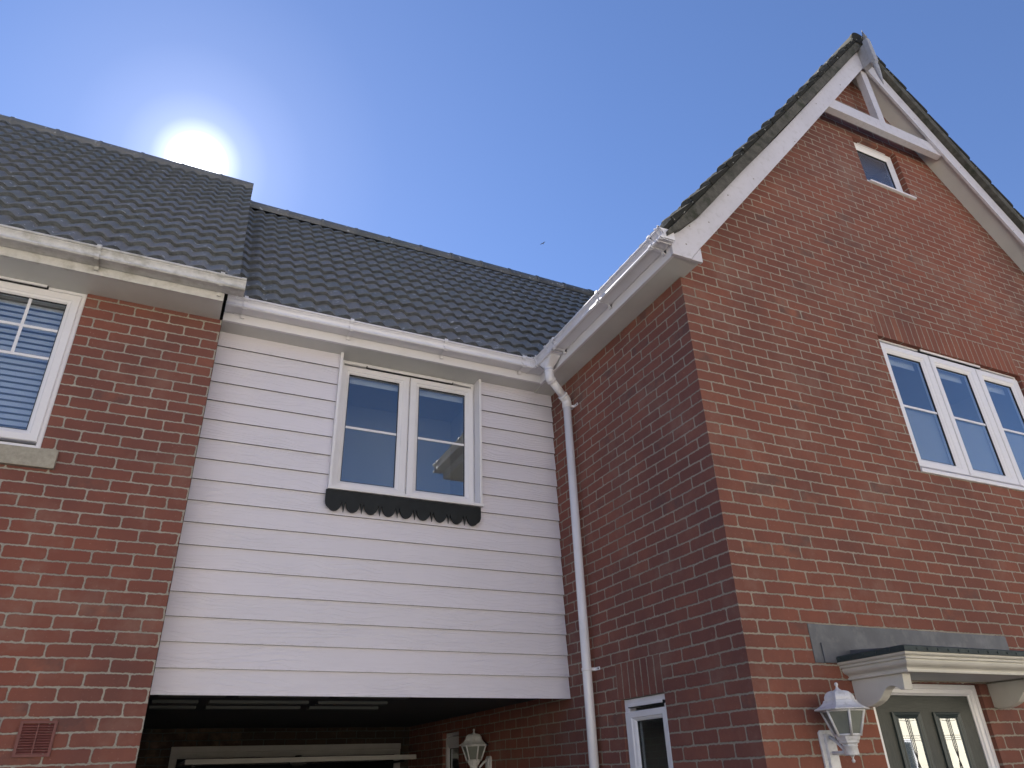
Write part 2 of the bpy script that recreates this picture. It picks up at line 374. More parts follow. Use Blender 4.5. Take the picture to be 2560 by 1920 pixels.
# ------------------------------------------------------------------ windows
def ring(mb, fn, o, i, prof, mi=0):
    """mitred frame: o=(u0,u1,z0,z1) outer, i=inner rectangle; prof=[(t,d)] t 0..1 from outer to inner, d depth"""
    loops = []
    for t_, d in prof:
        u0 = o[0]+(i[0]-o[0])*t_; u1 = o[1]+(i[1]-o[1])*t_; z0 = o[2]+(i[2]-o[2])*t_; z1 = o[3]+(i[3]-o[3])*t_
        loops.append([fn(u0, z0, d), fn(u1, z0, d), fn(u1, z1, d), fn(u0, z1, d)])
    for A, B in zip(loops, loops[1:]):
        for k in range(4):
            j = (k+1) % 4; mb.add([A[k], A[j], B[j], B[k]], [(0, 1, 2, 3)], mi)
def bx(mb, fn, u0, u1, z0, z1, d0, d1, mi=0):
    p = fn(u0, z0, d0); q = fn(u1, z1, d1); mb.box(p[0], q[0], p[1], q[1], p[2], q[2], mi)
SASH = [(0, .05), (0, 0), (.06, -.004), (.62, -.004), (.70, .002), (.86, .006), (1, .016), (1, .05)]
def window(parent, fn, outer, sashes, frame_d=.0, bars=(), vent=None, sill=None, label=None, gl=None, room=None, blind=None, vbars=(), fw=.03, slats=None, name='window'):
    """outer (u0,u1,z0,z1); sashes [(sash rect, glass rect)]"""
    gl = gl or GLASS
    f = MB(); i = (outer[0]+fw, outer[1]-fw, outer[2]+fw, outer[3]-fw)
    ring(f, fn, outer, i, [(0, .07), (0, .012), (.1, .010), (.9, .010), (1, .018), (1, .07)])
    for (a, b) in zip(sashes, sashes[1:]):
        bx(f, fn, a[0][1]-.012, b[0][0]+.012, outer[2]+fw, outer[3]-fw, .022, .06)
    w = f.build(name, PVC, parent)
    if label: w['label'] = label
    for sr_, gr in sashes:
        s_ = MB(); ring(s_, fn, sr_, gr, SASH); s_.build('sash', PVC, w)
        k = MB(); e_ = .005; ring(k, fn, (gr[0]-.002, gr[1]+.002, gr[2]-.002, gr[3]+.002), (gr[0]+e_, gr[1]-e_, gr[2]+e_, gr[3]-e_), [(0, .016), (1, .018), (1, .03)]); k.build('gasket', GASKET_AND_VENT_SHADOW, w)
        p = MB(); bx(p, fn, gr[0]-.004, gr[1]+.004, gr[2]-.004, gr[3]+.004, .024, .028); p.build('pane', gl, w)
        for z_ in bars:
            b_ = MB(); bx(b_, fn, gr[0]-.002, gr[1]+.002, z_-.009, z_+.009, .019, .0238); b_.build('glazing_bar', PVC, w)
        for u_, z0_, z1_ in vbars:
            if gr[0] < u_ < gr[1]: b_ = MB(); bx(b_, fn, u_-.009, u_+.009, z0_, z1_, .0185, .0238); b_.build('glazing_bar', PVC, w)
        if blind:
            b_ = MB(); bx(b_, fn, gr[0]-.01, gr[1]+.01, gr[3]-blind, gr[3]+.03, .09, .094); b_.build('roller_blind', BLINDM, w)
    if slats:
        b_ = MB(); z_ = slats[2]
        while z_ < slats[3]:
            p0, p1 = fn(slats[0], z_, .085), fn(slats[1], z_, .085)
            a0, a1 = fn(slats[0], z_+.033, .098), fn(slats[1], z_+.033, .098)
            lo = [(*p0[:2], p0[2]-.0015), (*p1[:2], p1[2]-.0015), (*a1[:2], a1[2]-.0015), (*a0[:2], a0[2]-.0015)]
            b_.add([p0, p1, a1, a0]+lo, [(0, 1, 2, 3), (4, 5, 6, 7), (0, 1, 5, 4), (1, 2, 6, 5), (2, 3, 7, 6), (3, 0, 4, 7)])
            z_ += .0425
        b_.build('venetian_blind', SLATM, w)
    if vent:
        v = MB(); bx(v, fn, vent[0], vent[1], vent[2]-.008, vent[2]+.010, -.012, .012)
        bx(v, fn, vent[0]-.008, vent[0], vent[2]-.012, vent[2]+.006, -.006, .012, 1); bx(v, fn, vent[1], vent[1]+.008, vent[2]-.012, vent[2]+.006, -.006, .012, 1)
        bx(v, fn, vent[0], vent[1], vent[2]-.013, vent[2]-.0085, -.003, .012, 1)  # black strip stands for the thin shadow under the vent
        v.build('trickle_vent', [PVC, GASKET_AND_VENT_SHADOW], w, bevel=.002)
    if sill:
        u0, u1, z0, z1, d0 = sill
        s_ = MB(); bx(s_, fn, u0, u1, z0, z1, d0, .06); s_.build('sill', PVC, w, bevel=.004)
    r_ = MB(); rd = room or .9; m_ = .12
    a = (outer[0]-m_, outer[1]+m_, outer[2]-.1, outer[3]+.05)
    A = [fn(a[0], a[2], .075), fn(a[1], a[2], .075), fn(a[1], a[3], .075), fn(a[0], a[3], .075)]
    Bk = [fn(a[0], a[2], rd), fn(a[1], a[2], rd), fn(a[1], a[3], rd), fn(a[0], a[3], rd)]
    r_.add(A+Bk, [(4, 5, 6, 7), (0, 1, 5, 4), (1, 2, 6, 5), (2, 3, 7, 6), (3, 0, 4, 7)])
    r_.build('interior', ROOM, w, fixn=False)
    return w

# ================================================================== LEFT HOUSE
LH = empty('brick_house', (-2, YL, GZ), 'brick terraced house at the left with weathered gutter and a window with closed slat blinds', 'house')
hole = (-2.06, -.859, 3.382, 4.552)
w = MB(); wall_grid(w, PY(YL), [-5.5, XC], [GZ, 4.552], [hole])
reveals(w, PY(YL), hole, .1)
w.add([(XC, YL, GZ), (XC, YL+.22, GZ), (XC, YL+.22, 4.60), (XC, YL, 4.552)], [(0, 1, 2, 3)], 1)
w.add([(XC, YL+.22, GZ), (XC, 9.0, GZ), (XC, 9.0, 2.0), (XC, YL+.22, 2.0)], [(0, 1, 2, 3)], 1)
w.add([(-5.5, YL, GZ), (-5.5, 10.2, GZ), (-5.5, 10.2, 4.6), (-5.5, YL, 4.6)], [(0, 1, 2, 3)], 1)
w.add([(-5.5, 10.2, GZ), (XC, 10.2, GZ), (XC, 10.2, 4.6), (-5.5, 10.2, 4.6)], [(0, 1, 2, 3)])
B_LSIDE = brick('red_brick_left_return', 'y', YL-.005, .0168, flip=1, mort=(.33, .30, .25))
w.build('wall', [B_LEFT, B_LSIDE], LH, fixn=False)
window(LH, PY(YL+.006), (-2.05, -.862, 3.385, 4.558), [((-2.02, -1.470, 3.433, 4.519), (-1.945, -1.545, 3.506, 4.446)), ((-1.455, -.889, 3.433, 4.519), (-1.382, -.962, 3.506, 4.446))],
       bars=(4.231, 4.019), vbars=((-1.172, 4.019, 4.446), (-1.745, 4.019, 4.446)), vent=(-1.85, -1.10, 4.543), label='white window with bars and closed slat blind', slats=(-2.0, -.92, 3.47, 4.50))
s_ = MB(); s_.box(-2.2, -.757, YL-.03, YL+.1, 3.263, 3.381); s_.build('sill', STONE, LH, bevel=.004)
# vent cover
v = MB(); a0, a1, c0, c1 = -.575, -.405, 1.705, 1.875
v.box(a0, a0+.014, YL-.016, YL-.001, c0, c1); v.box(a1-.014, a1, YL-.016, YL-.001, c0, c1)
v.box(a0+.014, a1-.014, YL-.016, YL-.001, c0, c0+.012); v.box(a0+.014, a1-.014, YL-.016, YL-.001, c1-.012, c1)
v.box((a0+a1)/2-.003, (a0+a1)/2+.003, YL-.0145, YL-.001, c0+.012, c1-.012)
for k in range(11):
    z_ = c0+.017+k*.0128
    v.add([(a0+.014, YL-.015, z_), (a1-.014, YL-.015, z_), (a1-.014, YL-.003, z_+.009), (a0+.014, YL-.003, z_+.009),
           (a0+.014, YL-.015, z_-.003), (a1-.014, YL-.015, z_-.003), (a1-.014, YL-.003, z_+.006), (a0+.014, YL-.003, z_+.006)], [(0, 1, 2, 3), (4, 5, 6, 7), (0, 1, 5, 4), (2, 3, 7, 6)])
v.build('air_vent', TERRA, LH)
# eaves
GP = [(0, 0), (.006, 0), (.010, -.003), (.086, -.003), (.094, -.009), (.110, -.009), (.118, -.001), (.116, .009), (.105, .015), (.094, .020), (.089, .029), (.091, .040), (.096, .051), (.103, .059), (.107, .062), (.108, .067), (.118, .069), (.122, .075), (.119, .083), (.111, .083), (.106, .070), (.090, .058), (.084, .030), (.084, .006), (.004, .006), (.003, .078), (0, .078)]
def off(prof, dz, grow=0):
    if not grow: return [(d, z+dz) for d, z in prof]
    return [(d+grow*(1 if d > .05 else 0), z+dz+(-grow if z < .02 else (grow if z > .06 else 0))) for d, z in prof]
f = MB(); f.box(-5.6, -.004, 4.611, 4.635, 4.55, 4.70); f.build('fascia', PVCOLD, LH, bevel=.002)
f = MB(); f.box(-5.6, -.006, 4.636, YL+.02, 4.551, 4.562); f.build('soffit', SOFF, LH)
f = MB(); f.box(-.016, -.005, 4.6355, YL+.05, 4.563, 4.84); f.build('box_end', PVCOLD, LH)
gt = MB(); gt.sweep(off(GP, 4.616), [(-5.6, 4.610), (.118, 4.610)], [(0, -1)]*2, closed=True); gut = gt.build('gutter', PVCOLD, LH)
STRAP = [(.0, .07), (.0, -.034), (.006, -.040), (.016, -.038), (.020, -.014), (.026, -.011), (.088, -.012), (.110, -.018), (.126, -.006), (.125, .012), (.112, .021), (.101, .026), (.098, .030), (.099, .041), (.104, .052), (.112, .058), (.124, .062), (.130, .074), (.126, .091), (.110, .091), (.10, .078)]
def strap(parent, mat, path, outs, z):
    b_ = MB(); inner = [(d*.94, zz*.9+.002) for d, zz in STRAP][::-1]
    b_.sweep([(d, zz+z) for d, zz in STRAP+inner], path, outs, closed=True); return b_.build('bracket', mat, parent)
for x_ in (-4.1, -3.3, -2.45, -1.64, -.808, -.040): strap(gut, PVCOLD, [(x_-.014, 4.610), (x_+.014, 4.610)], [(0, -1)]*2, 4.616)
e_ = MB(); e_.sweep(off(GP, 4.616, .003)[:22], [(.088, 4.610), (.121, 4.610)], [(0, -1)]*2, closed=True); e_.build('end_cap', PVCOLD, gut)

# roofs
def prof_h(a, P=.137, amp=.026):
    t_ = (a/P) % 1.0
    # broad hump rising gently, falling steeply into the channel
    if t_ < .68: return amp*math.sin(math.pi*.5*t_/.68)**1.4
    return amp*math.cos(math.pi*.5*(t_-.68)/.32)**1.2
def tiled(mb, fn, a0, a1, smax, gauge=.28, thick=.033, P=.137, amp=.027, jitter=.0):
    n = int((a1-a0)/P*9)+1; s0 = 0; k = 0
    while s0 < smax-.02:
        s1 = min(s0+gauge+.015, smax); vs = []
        A = [a0+(a1-a0)*i/n for i in range(n+1)]
        jt = {}
        for i, a in enumerate(A):
            ti = int(math.floor(a/.30)); j = jt.setdefault(ti, (random.uniform(-1, 1)*jitter, random.uniform(-1, 1)*jitter*1.2))
            h = prof_h(a, P, amp)
            vs += [fn(a, s0+j[1], h-.012), fn(a, s0+j[1], h+thick+j[0]), fn(a, s0+.012+j[1], h+thick+.003+j[0]), fn(a, s1, h+.002)]
        for i in range(n):
            b = i*4; mb.add([vs[b], vs[b+1], vs[b+5], vs[b+4]], [(0, 1, 2, 3)], 1)
        m_ = len(mb.v)
        mb.add([vs[i*4+q] for i in range(n+1) for q in (1, 2, 3)], [(i*3+q, (i+1)*3+q, (i+1)*3+q+1, i*3+q+1) for i in range(n) for q in (0, 1)], 0, True)
        s0 += gauge; k += 1
PIT = math.atan(1.19); CP, SP = math.cos(PIT), math.sin(PIT)
def slopeY(Y0, Z0): return lambda a, s_, h: (a, Y0+s_*CP-h*SP, Z0+s_*SP+h*CP)
def slopeYb(Y0, Z0): return lambda a, s_, h: (a, Y0-s_*CP+h*SP, Z0+s_*SP+h*CP)
def ridge(name, parent, x0, x1, yc, zc, r_, mat, L=.44, along='x'):
    m = MB(); x = x0; k = 0
    while x < x1-.01:
        e1 = min(x+L, x1); rr = r_+(.003*random.random())
        prof = [(0, rr+.006), (.03, rr+.006), (.032, rr), (e1-x, rr-.003)]
        vs = []; N = 14
        for d, rad in prof:
            for q in range(N+1):
                an = math.pi*(-.12)+math.pi*1.24*q/N
                vs.append((x+d, yc+rad*math.cos(an), zc+rad*math.sin(an)) if along == 'x' else (yc+rad*math.cos(an), x+d, zc+rad*math.sin(an)))
        M_ = len(prof)
        fs = [(i*(N+1)+q, i*(N+1)+q+1, (i+1)*(N+1)+q+1, (i+1)*(N+1)+q) for i in range(M_-1) for q in range(N)]
        m.add(vs, fs, 0, True)
        if k == 0 or e1 >= x1-.01:
            b = 0 if k == 0 else (M_-1)*(N+1); m.add([vs[b+q] for q in range(N+1)], [list(range(N+1))])
        x = e1; k += 1
    return m.build(name, mat, parent)
rf = MB(); tiled(rf, slopeY(4.57, 4.713), -5.6, .072, (7.37-4.57)/CP, jitter=.002)
tiled(rf, slopeYb(10.45, 4.645), -5.6, .072, (10.45-7.5)/CP)
roofL = rf.build('roof', [TILE, TEDGE], LH)
ridge('ridge_tiles', roofL, -5.6, .08, 7.46, 8.10, .112, TILE)
v = MB(); v.prism([(4.62, 4.745), (7.38, 8.02), (7.46, 8.08), (7.55, 7.95), (10.3, 4.66), (10.3, 4.35), (7.46, 7.68), (4.90, 4.75), (4.70, 4.74)], lambda a, b, t_: (t_, a, b), -.015, .066); v.build('verge', MORT, roofL)

# ================================================================== GABLE HOUSE
GH = empty('gabled_house', (5.74, YG, GZ), 'red brick house with steep front gable, white bargeboards and finial at the right', 'house')
AX = 5.74
bot = lambda x: 8.053-1.195*abs(x-AX)
hw = (4.82, 6.625, 3.392, 4.567); hs = (5.42, 6.05, 6.47, 7.078); hd = (3.727, 4.70, GZ, 1.952)
w = MB(); ub = [XS+i*(8.603-XS)/24 for i in range(25)]
wall_grid(w, PY(YG), [XS, 8.603], [GZ, 4.567], [hw, hd])
# above: columns clipped by the gable line
us = sorted(set([XS, AX, 8.603, 4.82, 4.825, 6.625, hs[0], hs[1]] + [XS+.2*i for i in range(1, 28)]))
topf = lambda x: bot(x)+.15
for a, b in zip(us, us[1:]):
    mu = (a+b)/2; zlist = [4.567, 4.8015] if 4.825 <= mu <= 6.625 else [4.567]
    segs = []
    z0 = 4.567
    if 4.825 <= mu <= 6.625: segs.append((4.567, 4.8015, 1)); z0 = 4.8015
    if hs[0] < mu < hs[1]: segs += [(z0, hs[2], 0), (hs[3], None, 0)]
    else: segs.append((z0, None, 0))
    for c, d, mi in segs:
        if d is None: w.add([(a, YG, c), (b, YG, c), (b, YG, topf(b)), (a, YG, topf(a))], [(0, 1, 2, 3)], mi)
        else: w.add([(a, YG, c), (b, YG, c), (b, YG, d), (a, YG, d)], [(0, 1, 2, 3)], mi)
reveals(w, PY(YG), hw, .11); reveals(w, PY(YG), hs, .11); reveals(w, PY(YG), hd, .12)
w.build('front_wall', [B_FRONT, SOLD_F], GH, fixn=False)
hsd = (3.93, 4.42, .85, 1.963); hsb = (7.40, 7.86, .85, 1.945)
w = MB(); wall_grid(w, PX(XS), [YG, 10.9], [GZ, 4.62], [hsd, hsb], [(3.93, 4.455, 1.963, 2.186, 1)])
reveals(w, PX(XS), hsd, .11); reveals(w, PX(XS), hsb, .11)
w.build('side_wall', [B_SIDE, SOLD_S], GH, fixn=False)
w = MB()
w.add([(8.603, YG, GZ), (8.603, 10.9, GZ), (8.603, 10.9, 4.7), (8.603, YG, 4.7)], [(0, 1, 2, 3)])
w.add([(8.603, 10.9, GZ), (XS, 10.9, GZ), (XS, 10.9, 4.7), (AX, 10.9, 8.2), (8.603, 10.9, 4.7)], [(0, 1, 2, 3, 4)])
w.build('rear_wall', B_SIDE, GH, fixn=False)

NET = plain('pale_net', (.30, .31, .33), .95)
WF = window(GH, PY(YG+.03), (4.826, 6.622, 3.42, 4.585), [((4.846, 5.429, 3.454, 4.529), (4.930, 5.327, 3.522, 4.449)), ((5.439, 6.031, 3.454, 4.529), (5.514, 5.921, 3.522, 4.449)), ((6.041, 6.612, 3.454, 4.529), (6.132, 6.507, 3.522, 4.449))],
       bars=(3.976,), vent=(5.345, 6.108, 4.556), sill=(4.815, 6.625, 3.386, 3.418, -.045), blind=.045, label='wide three-pane white window on the upper floor')
for gu in ((4.925, 5.332), (5.509, 5.926), (6.127, 6.512)):
    b_ = MB(); b_.box(gu[0], gu[1], YG+.085, YG+.088, 3.516, 3.972); b_.build('net_curtain', NET, WF)
window(GH, PY(YG+.05), (5.424, 6.046, 6.50, 7.10), [((5.44, 6.03, 6.515, 7.075), (5.512, 5.967, 6.585, 7.0))], vent=(5.55, 5.95, 7.085), sill=(5.445, 6.085, 6.464, 6.484, -.075), gl=GLASSO, label='small obscured attic window under the gable peak', name='window')
window(GH, PX(XS+.012), (3.933, 4.417, .86, 1.960), [((3.946, 4.404, .90, 1.885), (4.012, 4.296, .97, 1.826))], vent=(3.968, 4.345, 1.918), label='narrow white window low on the side wall', fw=.045)
window(GH, PX(XS+.03), (7.402, 7.858, .86, 1.943), [((7.42, 7.84, .90, 1.90), (7.49, 7.77, .97, 1.80))], label='narrow window inside the dark passage')
# nets in the lower halves of the front window
# roof
gr = MB()
YV = 2.898; ZA = 8.452
def slopeXl(a, s_, h): return (AX-3.06+s_*CP-h*SP, a, ZA-3.06*1.19+s_*SP+h*CP)
def slopeXr(a, s_, h): return (AX+3.06-s_*CP+h*SP, a, ZA-3.06*1.19+s_*SP+h*CP)
tiled(gr, slopeXl, YV, 11.1, 2.99/CP, gauge=.333, thick=.034, jitter=.002)
tiled(gr, slopeXr, YV, 11.1, 2.99/CP, gauge=.333, thick=.034, jitter=.002)
roofG = gr.build('roof', [TILEG, TEDGE], GH)
ridge('ridge_tiles', roofG, YV-.01, 11.1, AX, ZA-.07, .125, TILEG, along='y')
# verge mortar with stepped tile ends
v = MB()
for sgn in (-1, 1):
    X = lambda d: AX+sgn*d
    pts = [(0, ZA-.01), (3.13, ZA-.01-3.13*1.19), (3.13, ZA-.045-3.13*1.19), (2.98, 4.80), (2.80, 4.975), (0, 8.316)]
    v.prism([(X(d), z_) for d, z_ in pts], lambda p, q, t_: (p, t_, q), YV, 2.99)
v.build('verge_mortar', MORT, roofG, bevel=.004)
for fn in (slopeXl, slopeXr):
    v = MB(); s0 = 0
    while s0 < 2.93/CP:
        s1 = min(s0+.345, 3.055/CP)
        rj = random.uniform(-.004, .004)
        P_ = [(s0-.006, -.004), (s0, .030+rj), (s0+.015, .044+rj), (s0+.06, .044+rj), (s1-.03, .016), (s1-.03, -.004)]
        v.prism(P_, lambda p, q, t_: fn(t_, p, q), YV-.006, YV+.10)
        s0 += .333
    v.build('verge_tiles', TILEG, roofG, bevel=.006)
# bargeboards
NAIL = plain('rusty_nail_head', (.30, .27, .25), .7)
for sgn, lab in ((-1, 'left slope bargeboard'), (1, 'right slope bargeboard')):
    b_ = MB(); X = lambda x_: x_ if sgn < 0 else 2*AX-x_
    L_ = [(2.671, 4.58), (2.822, 4.58), (2.922, 4.706), (3.016, 4.814), (4.2, bot(4.2)), (AX, 8.053), (AX, 8.313), (4.071, 6.31), (2.919, 4.966), (2.715, 4.80), (2.671, 4.77)]
    b_.prism([(X(p), q) for p, q in L_], lambda p, q, t_: (p, t_, q), 2.953, 2.979); bb_ = b_.build('bargeboard', PAINTB, GH, bevel=.002); bb_['label'] = lab
    b_ = MB(); b_.prism([(X(p), q) for p, q in [(2.8255, 4.58), (2.921, 4.58), (2.924, 4.704)]], lambda p, q, t_: (p, t_, q), 2.9545, 2.979); b_.build('box_end', PAINTB, GH, bevel=.0015)
    for (mx_, mz_) in ((2.80, 4.70), (2.86, 4.88), (3.05, 4.98), (3.30, 5.33), (3.62, 5.62), (4.25, 6.30), (4.72, 7.0), (5.2, 7.5)):
        k_ = MB(); k_.lathe([(.007, 0), (.006, .0015)], (X(mx_), 2.9529, mz_), 8, ax=(0, -1, 0)); k_.build('nail_head', NAIL, bb_)
    # sloping soffit between bargeboard and wall
    f = MB(); f.prism([(X(2.80), bot(2.80)+.06), (AX, 8.113), (AX, 8.128), (X(2.80), bot(2.80)+.075)], lambda p, q, t_: (p, t_, q), 2.9795, YG-.001); f.build('gable_soffit', SOFF, GH)
b_ = MB(); xl = lambda z_: AX-(8.053-z_)/1.195
b_.prism([(xl(7.10)-.02, 7.10), (2*AX-xl(7.10)+.02, 7.10), (2*AX-xl(7.25)+.02, 7.25), (xl(7.25)-.02, 7.25)], lambda p, q, t_: (p, t_, q), 2.981, 3.045); b_.build('tie_beam', PAINTB, GH, bevel=.002)
b_ = MB(); b_.box(5.695, 5.785, 2.985, 3.055, 7.2505, 8.02); b_.build('king_post', PAINTB, GH, bevel=.002)
# finial
fi = MB(); fi.box(5.700, 5.758, 2.806, 2.864, 7.975, 8.325)
PAINTG = plain('greyed_paint', (.40, .40, .43), .6, .3, nscale=12, dirt=(20, .5, (.25, .24, .23)))
fn_ = fi.build('finial', PAINTG, GH, bevel=.006)
b_ = MB(); b_.lathe([(.0275, 0), (.0275, -.02), (.016, -.035), (.024, -.05), (.026, -.075), (.022, -.16), (.012, -.27), (.003, -.335)], (5.729, 2.835, 7.974), 20); b_.build('drop', PAINTG, fn_)
b_ = MB(); b_.lathe([(.028, 0), (.026, .012), (.016, .022), (.021, .032), (.019, .045)], (5.729, 2.835, 8.3255), 20); b_.lathe([(.024, .046), (.021, .06), (.011, .105), (.001, .175)], (5.729, 2.835, 8.3255), 20); b_.build('spike', plain('spike_metal', (.22, .21, .20), .4, .5), fn_)
b_ = MB(); b_.box(5.705, 5.775, 2.8645, 2.9525, 8.00, 8.28); b_.build('mounting_block', PAINTG, fn_)
# side eaves: fascia, soffit
XF, YF = 2.679, 4.925
f = MB(); f.box(XF, XF+.022, 2.9795, YF+.02, 4.583, 4.775); f.build('fascia', PVC, GH, bevel=.002)
f = MB(); f.box(XF+.0225, XS+.03, 2.9795, 5.12, 4.585, 4.597); f.build('soffit', SOFF, GH)
f = MB(); f.box(8.58, 8.80, 2.9795, 10.9, 4.585, 4.597); f.box(8.80, 8.822, 2.9795, 10.9, 4.583, 4.775); f.build('far_eaves', PVC, GH)

# ================================================================== CLAD LINK OVER THE CARPORT
CL = empty('clad_link_building', (1.45, YC, GZ), 'white weatherboarded link with double window bridging the dark passage between brick houses', 'building')
XL = .016; Z0 = 2.0295; EX = .1521
w = MB()
wh = (.945, 2.152, 3.425, 4.60)
for k in range(17):
    z0 = Z0+k*EX; z1 = min(z0+EX+.01, 4.60)
    # cut bottom z so the window opening falls on true edges
    if z1 <= wh[2] or z0 >= wh[3]: spans = [(XL, XS-.004-random.random()*.004, z0, z1)]
    elif z0 < wh[2] < z1-.012: spans = [(XL, wh[0], z0, z1), (wh[0], wh[1], z0, wh[2]), (wh[1], XS-.005, z0, z1)]
    else: spans = [(XL, wh[0], z0, z1), (wh[1], XS-.004-random.random()*.004, z0, z1)]
    for a, b, c, d in spans:
        yb = lambda z_: YC-.006+(z_-z0)/EX*.0155
        dn = 0.0
        P8 = [(a, yb(c), c), (b, yb(c), c), (b, yb(d), d), (a, yb(d), d), (a, yb(c)+.013, c), (b, yb(c)+.013, c), (b, yb(d)+.008, d), (a, yb(d)+.008, d)]
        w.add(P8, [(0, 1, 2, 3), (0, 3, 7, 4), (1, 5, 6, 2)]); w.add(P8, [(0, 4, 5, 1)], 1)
cl = w.build('cladding', [CLAD, plain('shadow_gap_edge', (.16, .15, .16), .9)], CL)  # undersides coloured dark to stand for the shadow gap below each board
w = MB(); w.box(XL+.002, XS-.002, YC+.03, YC+.05, Z0+.01, 3.42); w.box(XL+.002, .944, YC+.03, YC+.05, 3.42, 4.6); w.box(2.153, XS-.002, YC+.03, YC+.05, 3.42, 4.6)
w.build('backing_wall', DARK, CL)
wn_ = window(CL, PY(5.16), (.962, 2.138, 3.455, 4.592), [((.967, 1.546, 3.477, 4.537), (1.040, 1.464, 3.541, 4.470)), ((1.556, 2.126, 3.477, 4.537), (1.637, 2.053, 3.541, 4.470))],
       bars=(3.998,), vent=(1.18, 1.93, 4.560), blind=.04, label='white double window set in the boards', sill=(.930, 2.166, 3.428, 3.4545, -.115))
for a, b in ((.934, .956), (2.141, 2.162)):
    s_ = MB(); s_.box(a, b, 5.055, 5.175, 3.456, 4.592); s_.build('window_trim', PVC, CL, bevel=.002)
for a, b in ((.9565, .9615), (2.1385, 2.1405)):
    s_ = MB(); s_.box(a, b, 5.09, 5.17, 3.456, 4.592); s_.build('reveal_lining', PVC, CL)
# scalloped valance under the window
pv = []; x0, x1, n_ = .922, 2.146, 9; pt = (x1-x0)/n_; rr = pt*.385
pv += [(x0, 3.424)]
zc = 3.335
for k in range(n_):
    cx = x0+pt*(k+.5)
    if k == 0: a_st = x0
    for q in range(13):
        an = math.pi+math.pi*q/12; rx = rr*(1.0)
        xx = cx+rx*math.cos(an)
        if k == 0 and q == 0: xx = x0
        if k == n_-1 and q == 12: xx = x1
        if k == 0 and q in (1, 2): xx = x0+(.004 if q == 1 else .012)
        if k == n_-1 and q in (11, 10): xx = x1-(.004 if q == 11 else .012)
        pv.append((xx, zc+.069*math.sin(an)))
    if k < n_-1:
        xm = x0+pt*(k+1); pv += [(xm-pt*.10, zc+.006), (xm, 3.262), (xm+pt*.10, zc+.006)]
pv += [(x1, 3.424)]
s_ = MB(); s_.prism(pv, lambda p, q, t_: (p, t_, q), 5.058, 5.072); s_.build('valance', BLACKP, CL)
f = MB(); f.box(XL, XF-.0005, YF, YF+.022, 4.593, 4.775); f.build('fascia', PVC, CL, bevel=.002)
f = MB(); f.box(XL, XF+.02, YF+.0225, 5.20, 4.5935, 4.604); f.build('soffit', SOFF, CL)
# L-shaped gutter round the inner corner
gt = MB(); pth = [(.026, YF-.001), (XF-.001, YF-.001), (XF-.001, 2.935)]; ou = [(0, -1), (-1, -1), (-1, 0)]
gt.sweep(off(GP, 4.669), pth, ou, closed=True)
gut = gt.build('gutter', PVCG, CL)
zc_ = 4.669
for x_ in (.150, .950, 1.742, 2.465): strap(gut, PVCG, [(x_-.014, YF-.001), (x_+.014, YF-.001)], [(0, -1)]*2, zc_)
for y_ in (3.044, 3.735, 4.45): strap(gut, PVCG, [(XF-.001, y_+.014), (XF-.001, y_-.014)], [(-1, 0)]*2, zc_)
def union(a, b, name='union'):
    u_ = MB(); ds = (b[0]-a[0], b[1]-a[1]); L = math.hypot(*ds); ou_ = [(0, -1)]*2 if abs(ds[0]) > abs(ds[1]) else [(-1, 0)]*2
    for t0, t1, gr_ in ((0, 1, .004), (0, .16, .009), (.84, 1, .009)):
        u_.sweep(off(GP, zc_, gr_)[:20], [(a[0]+ds[0]*t0, a[1]+ds[1]*t0), (a[0]+ds[0]*t1, a[1]+ds[1]*t1)], ou_, closed=True)
    return u_.build(name, PVCG, gut)
union((2.480, YF-.001), (2.545, YF-.001)); union((XF-.001, 4.795), (XF-.001, 4.755)); union((XF-.001, 4.60), (XF-.001, 4.48), 'outlet_union'); union((.020, YF-.001), (.085, YF-.001))
union((XF-.001, 2.965), (XF-.001, 2.925), 'end_cap')
ec = MB(); ec.prism([(d, z_) for d, z_ in off(GP, zc_)[:18]]+[(.0, zc_+.082)], lambda p, q, t_: (XF-.001-p, t_, q), 2.920, 2.926); ec.build('end_plate', PVCG, gut)
# outlet hopper, swan neck and downpipe
PXc, PYc = 2.817, 4.733
h_ = MB(); top = []; botc = []; N = 24
rings_ = []
for t_, z_ in ((0, 4.6665), (.12, 4.648), (.45, 4.625), (.8, 4.600), (1, 4.585), (1, 4.560)):
    rg = []
    for q in range(N):
        an = 2*math.pi*q/N; c_, s__ = math.cos(an), math.sin(an)
        m_ = max(abs(c_), abs(s__)); rx, ry = c_/m_*.047, s__/m_*.105
        rg.append(((2.626+rx)*(1-t_)+(2.622+.037*c_)*t_, (4.635+ry)*(1-t_)+(4.655+.037*s__)*t_, z_))
    rings_.append(rg)
vs = [p for rg in rings_ for p in rg]
h_.add(vs, [(i*N+q, i*N+(q+1) % N, (i+1)*N+(q+1) % N, (i+1)*N+q) for i in range(len(rings_)-1) for q in range(N)], 0, False)
h_.build('outlet', PVCG, gut)
dp = MB(); P0, P1, P2 = Vector((2.622, 4.655, 4.572)), Vector((2.622, 4.655, 4.492)), Vector((PXc, PYc, 4.352))
d1 = (P2-P1).normalized()
dp.tube([P0, P1+Vector((0, 0, .03)), P1+Vector((.002, .001, .008)), P1+d1*.012+Vector((0, 0, -.002)), P1+d1*.035], .0415)
dp.tube([P1+d1*.03, P2-d1*.03], .034)
dp.tube([P2-d1*.055, P2-d1*.02, P2-d1*.005+Vector((0, 0, -.002)), P2+Vector((0, 0, -.018)), P2+Vector((0, 0, -.06))], .0405)
dp.tube([P2+Vector((0, 0, -.055)), (PXc, PYc, GZ+.05)], .034)
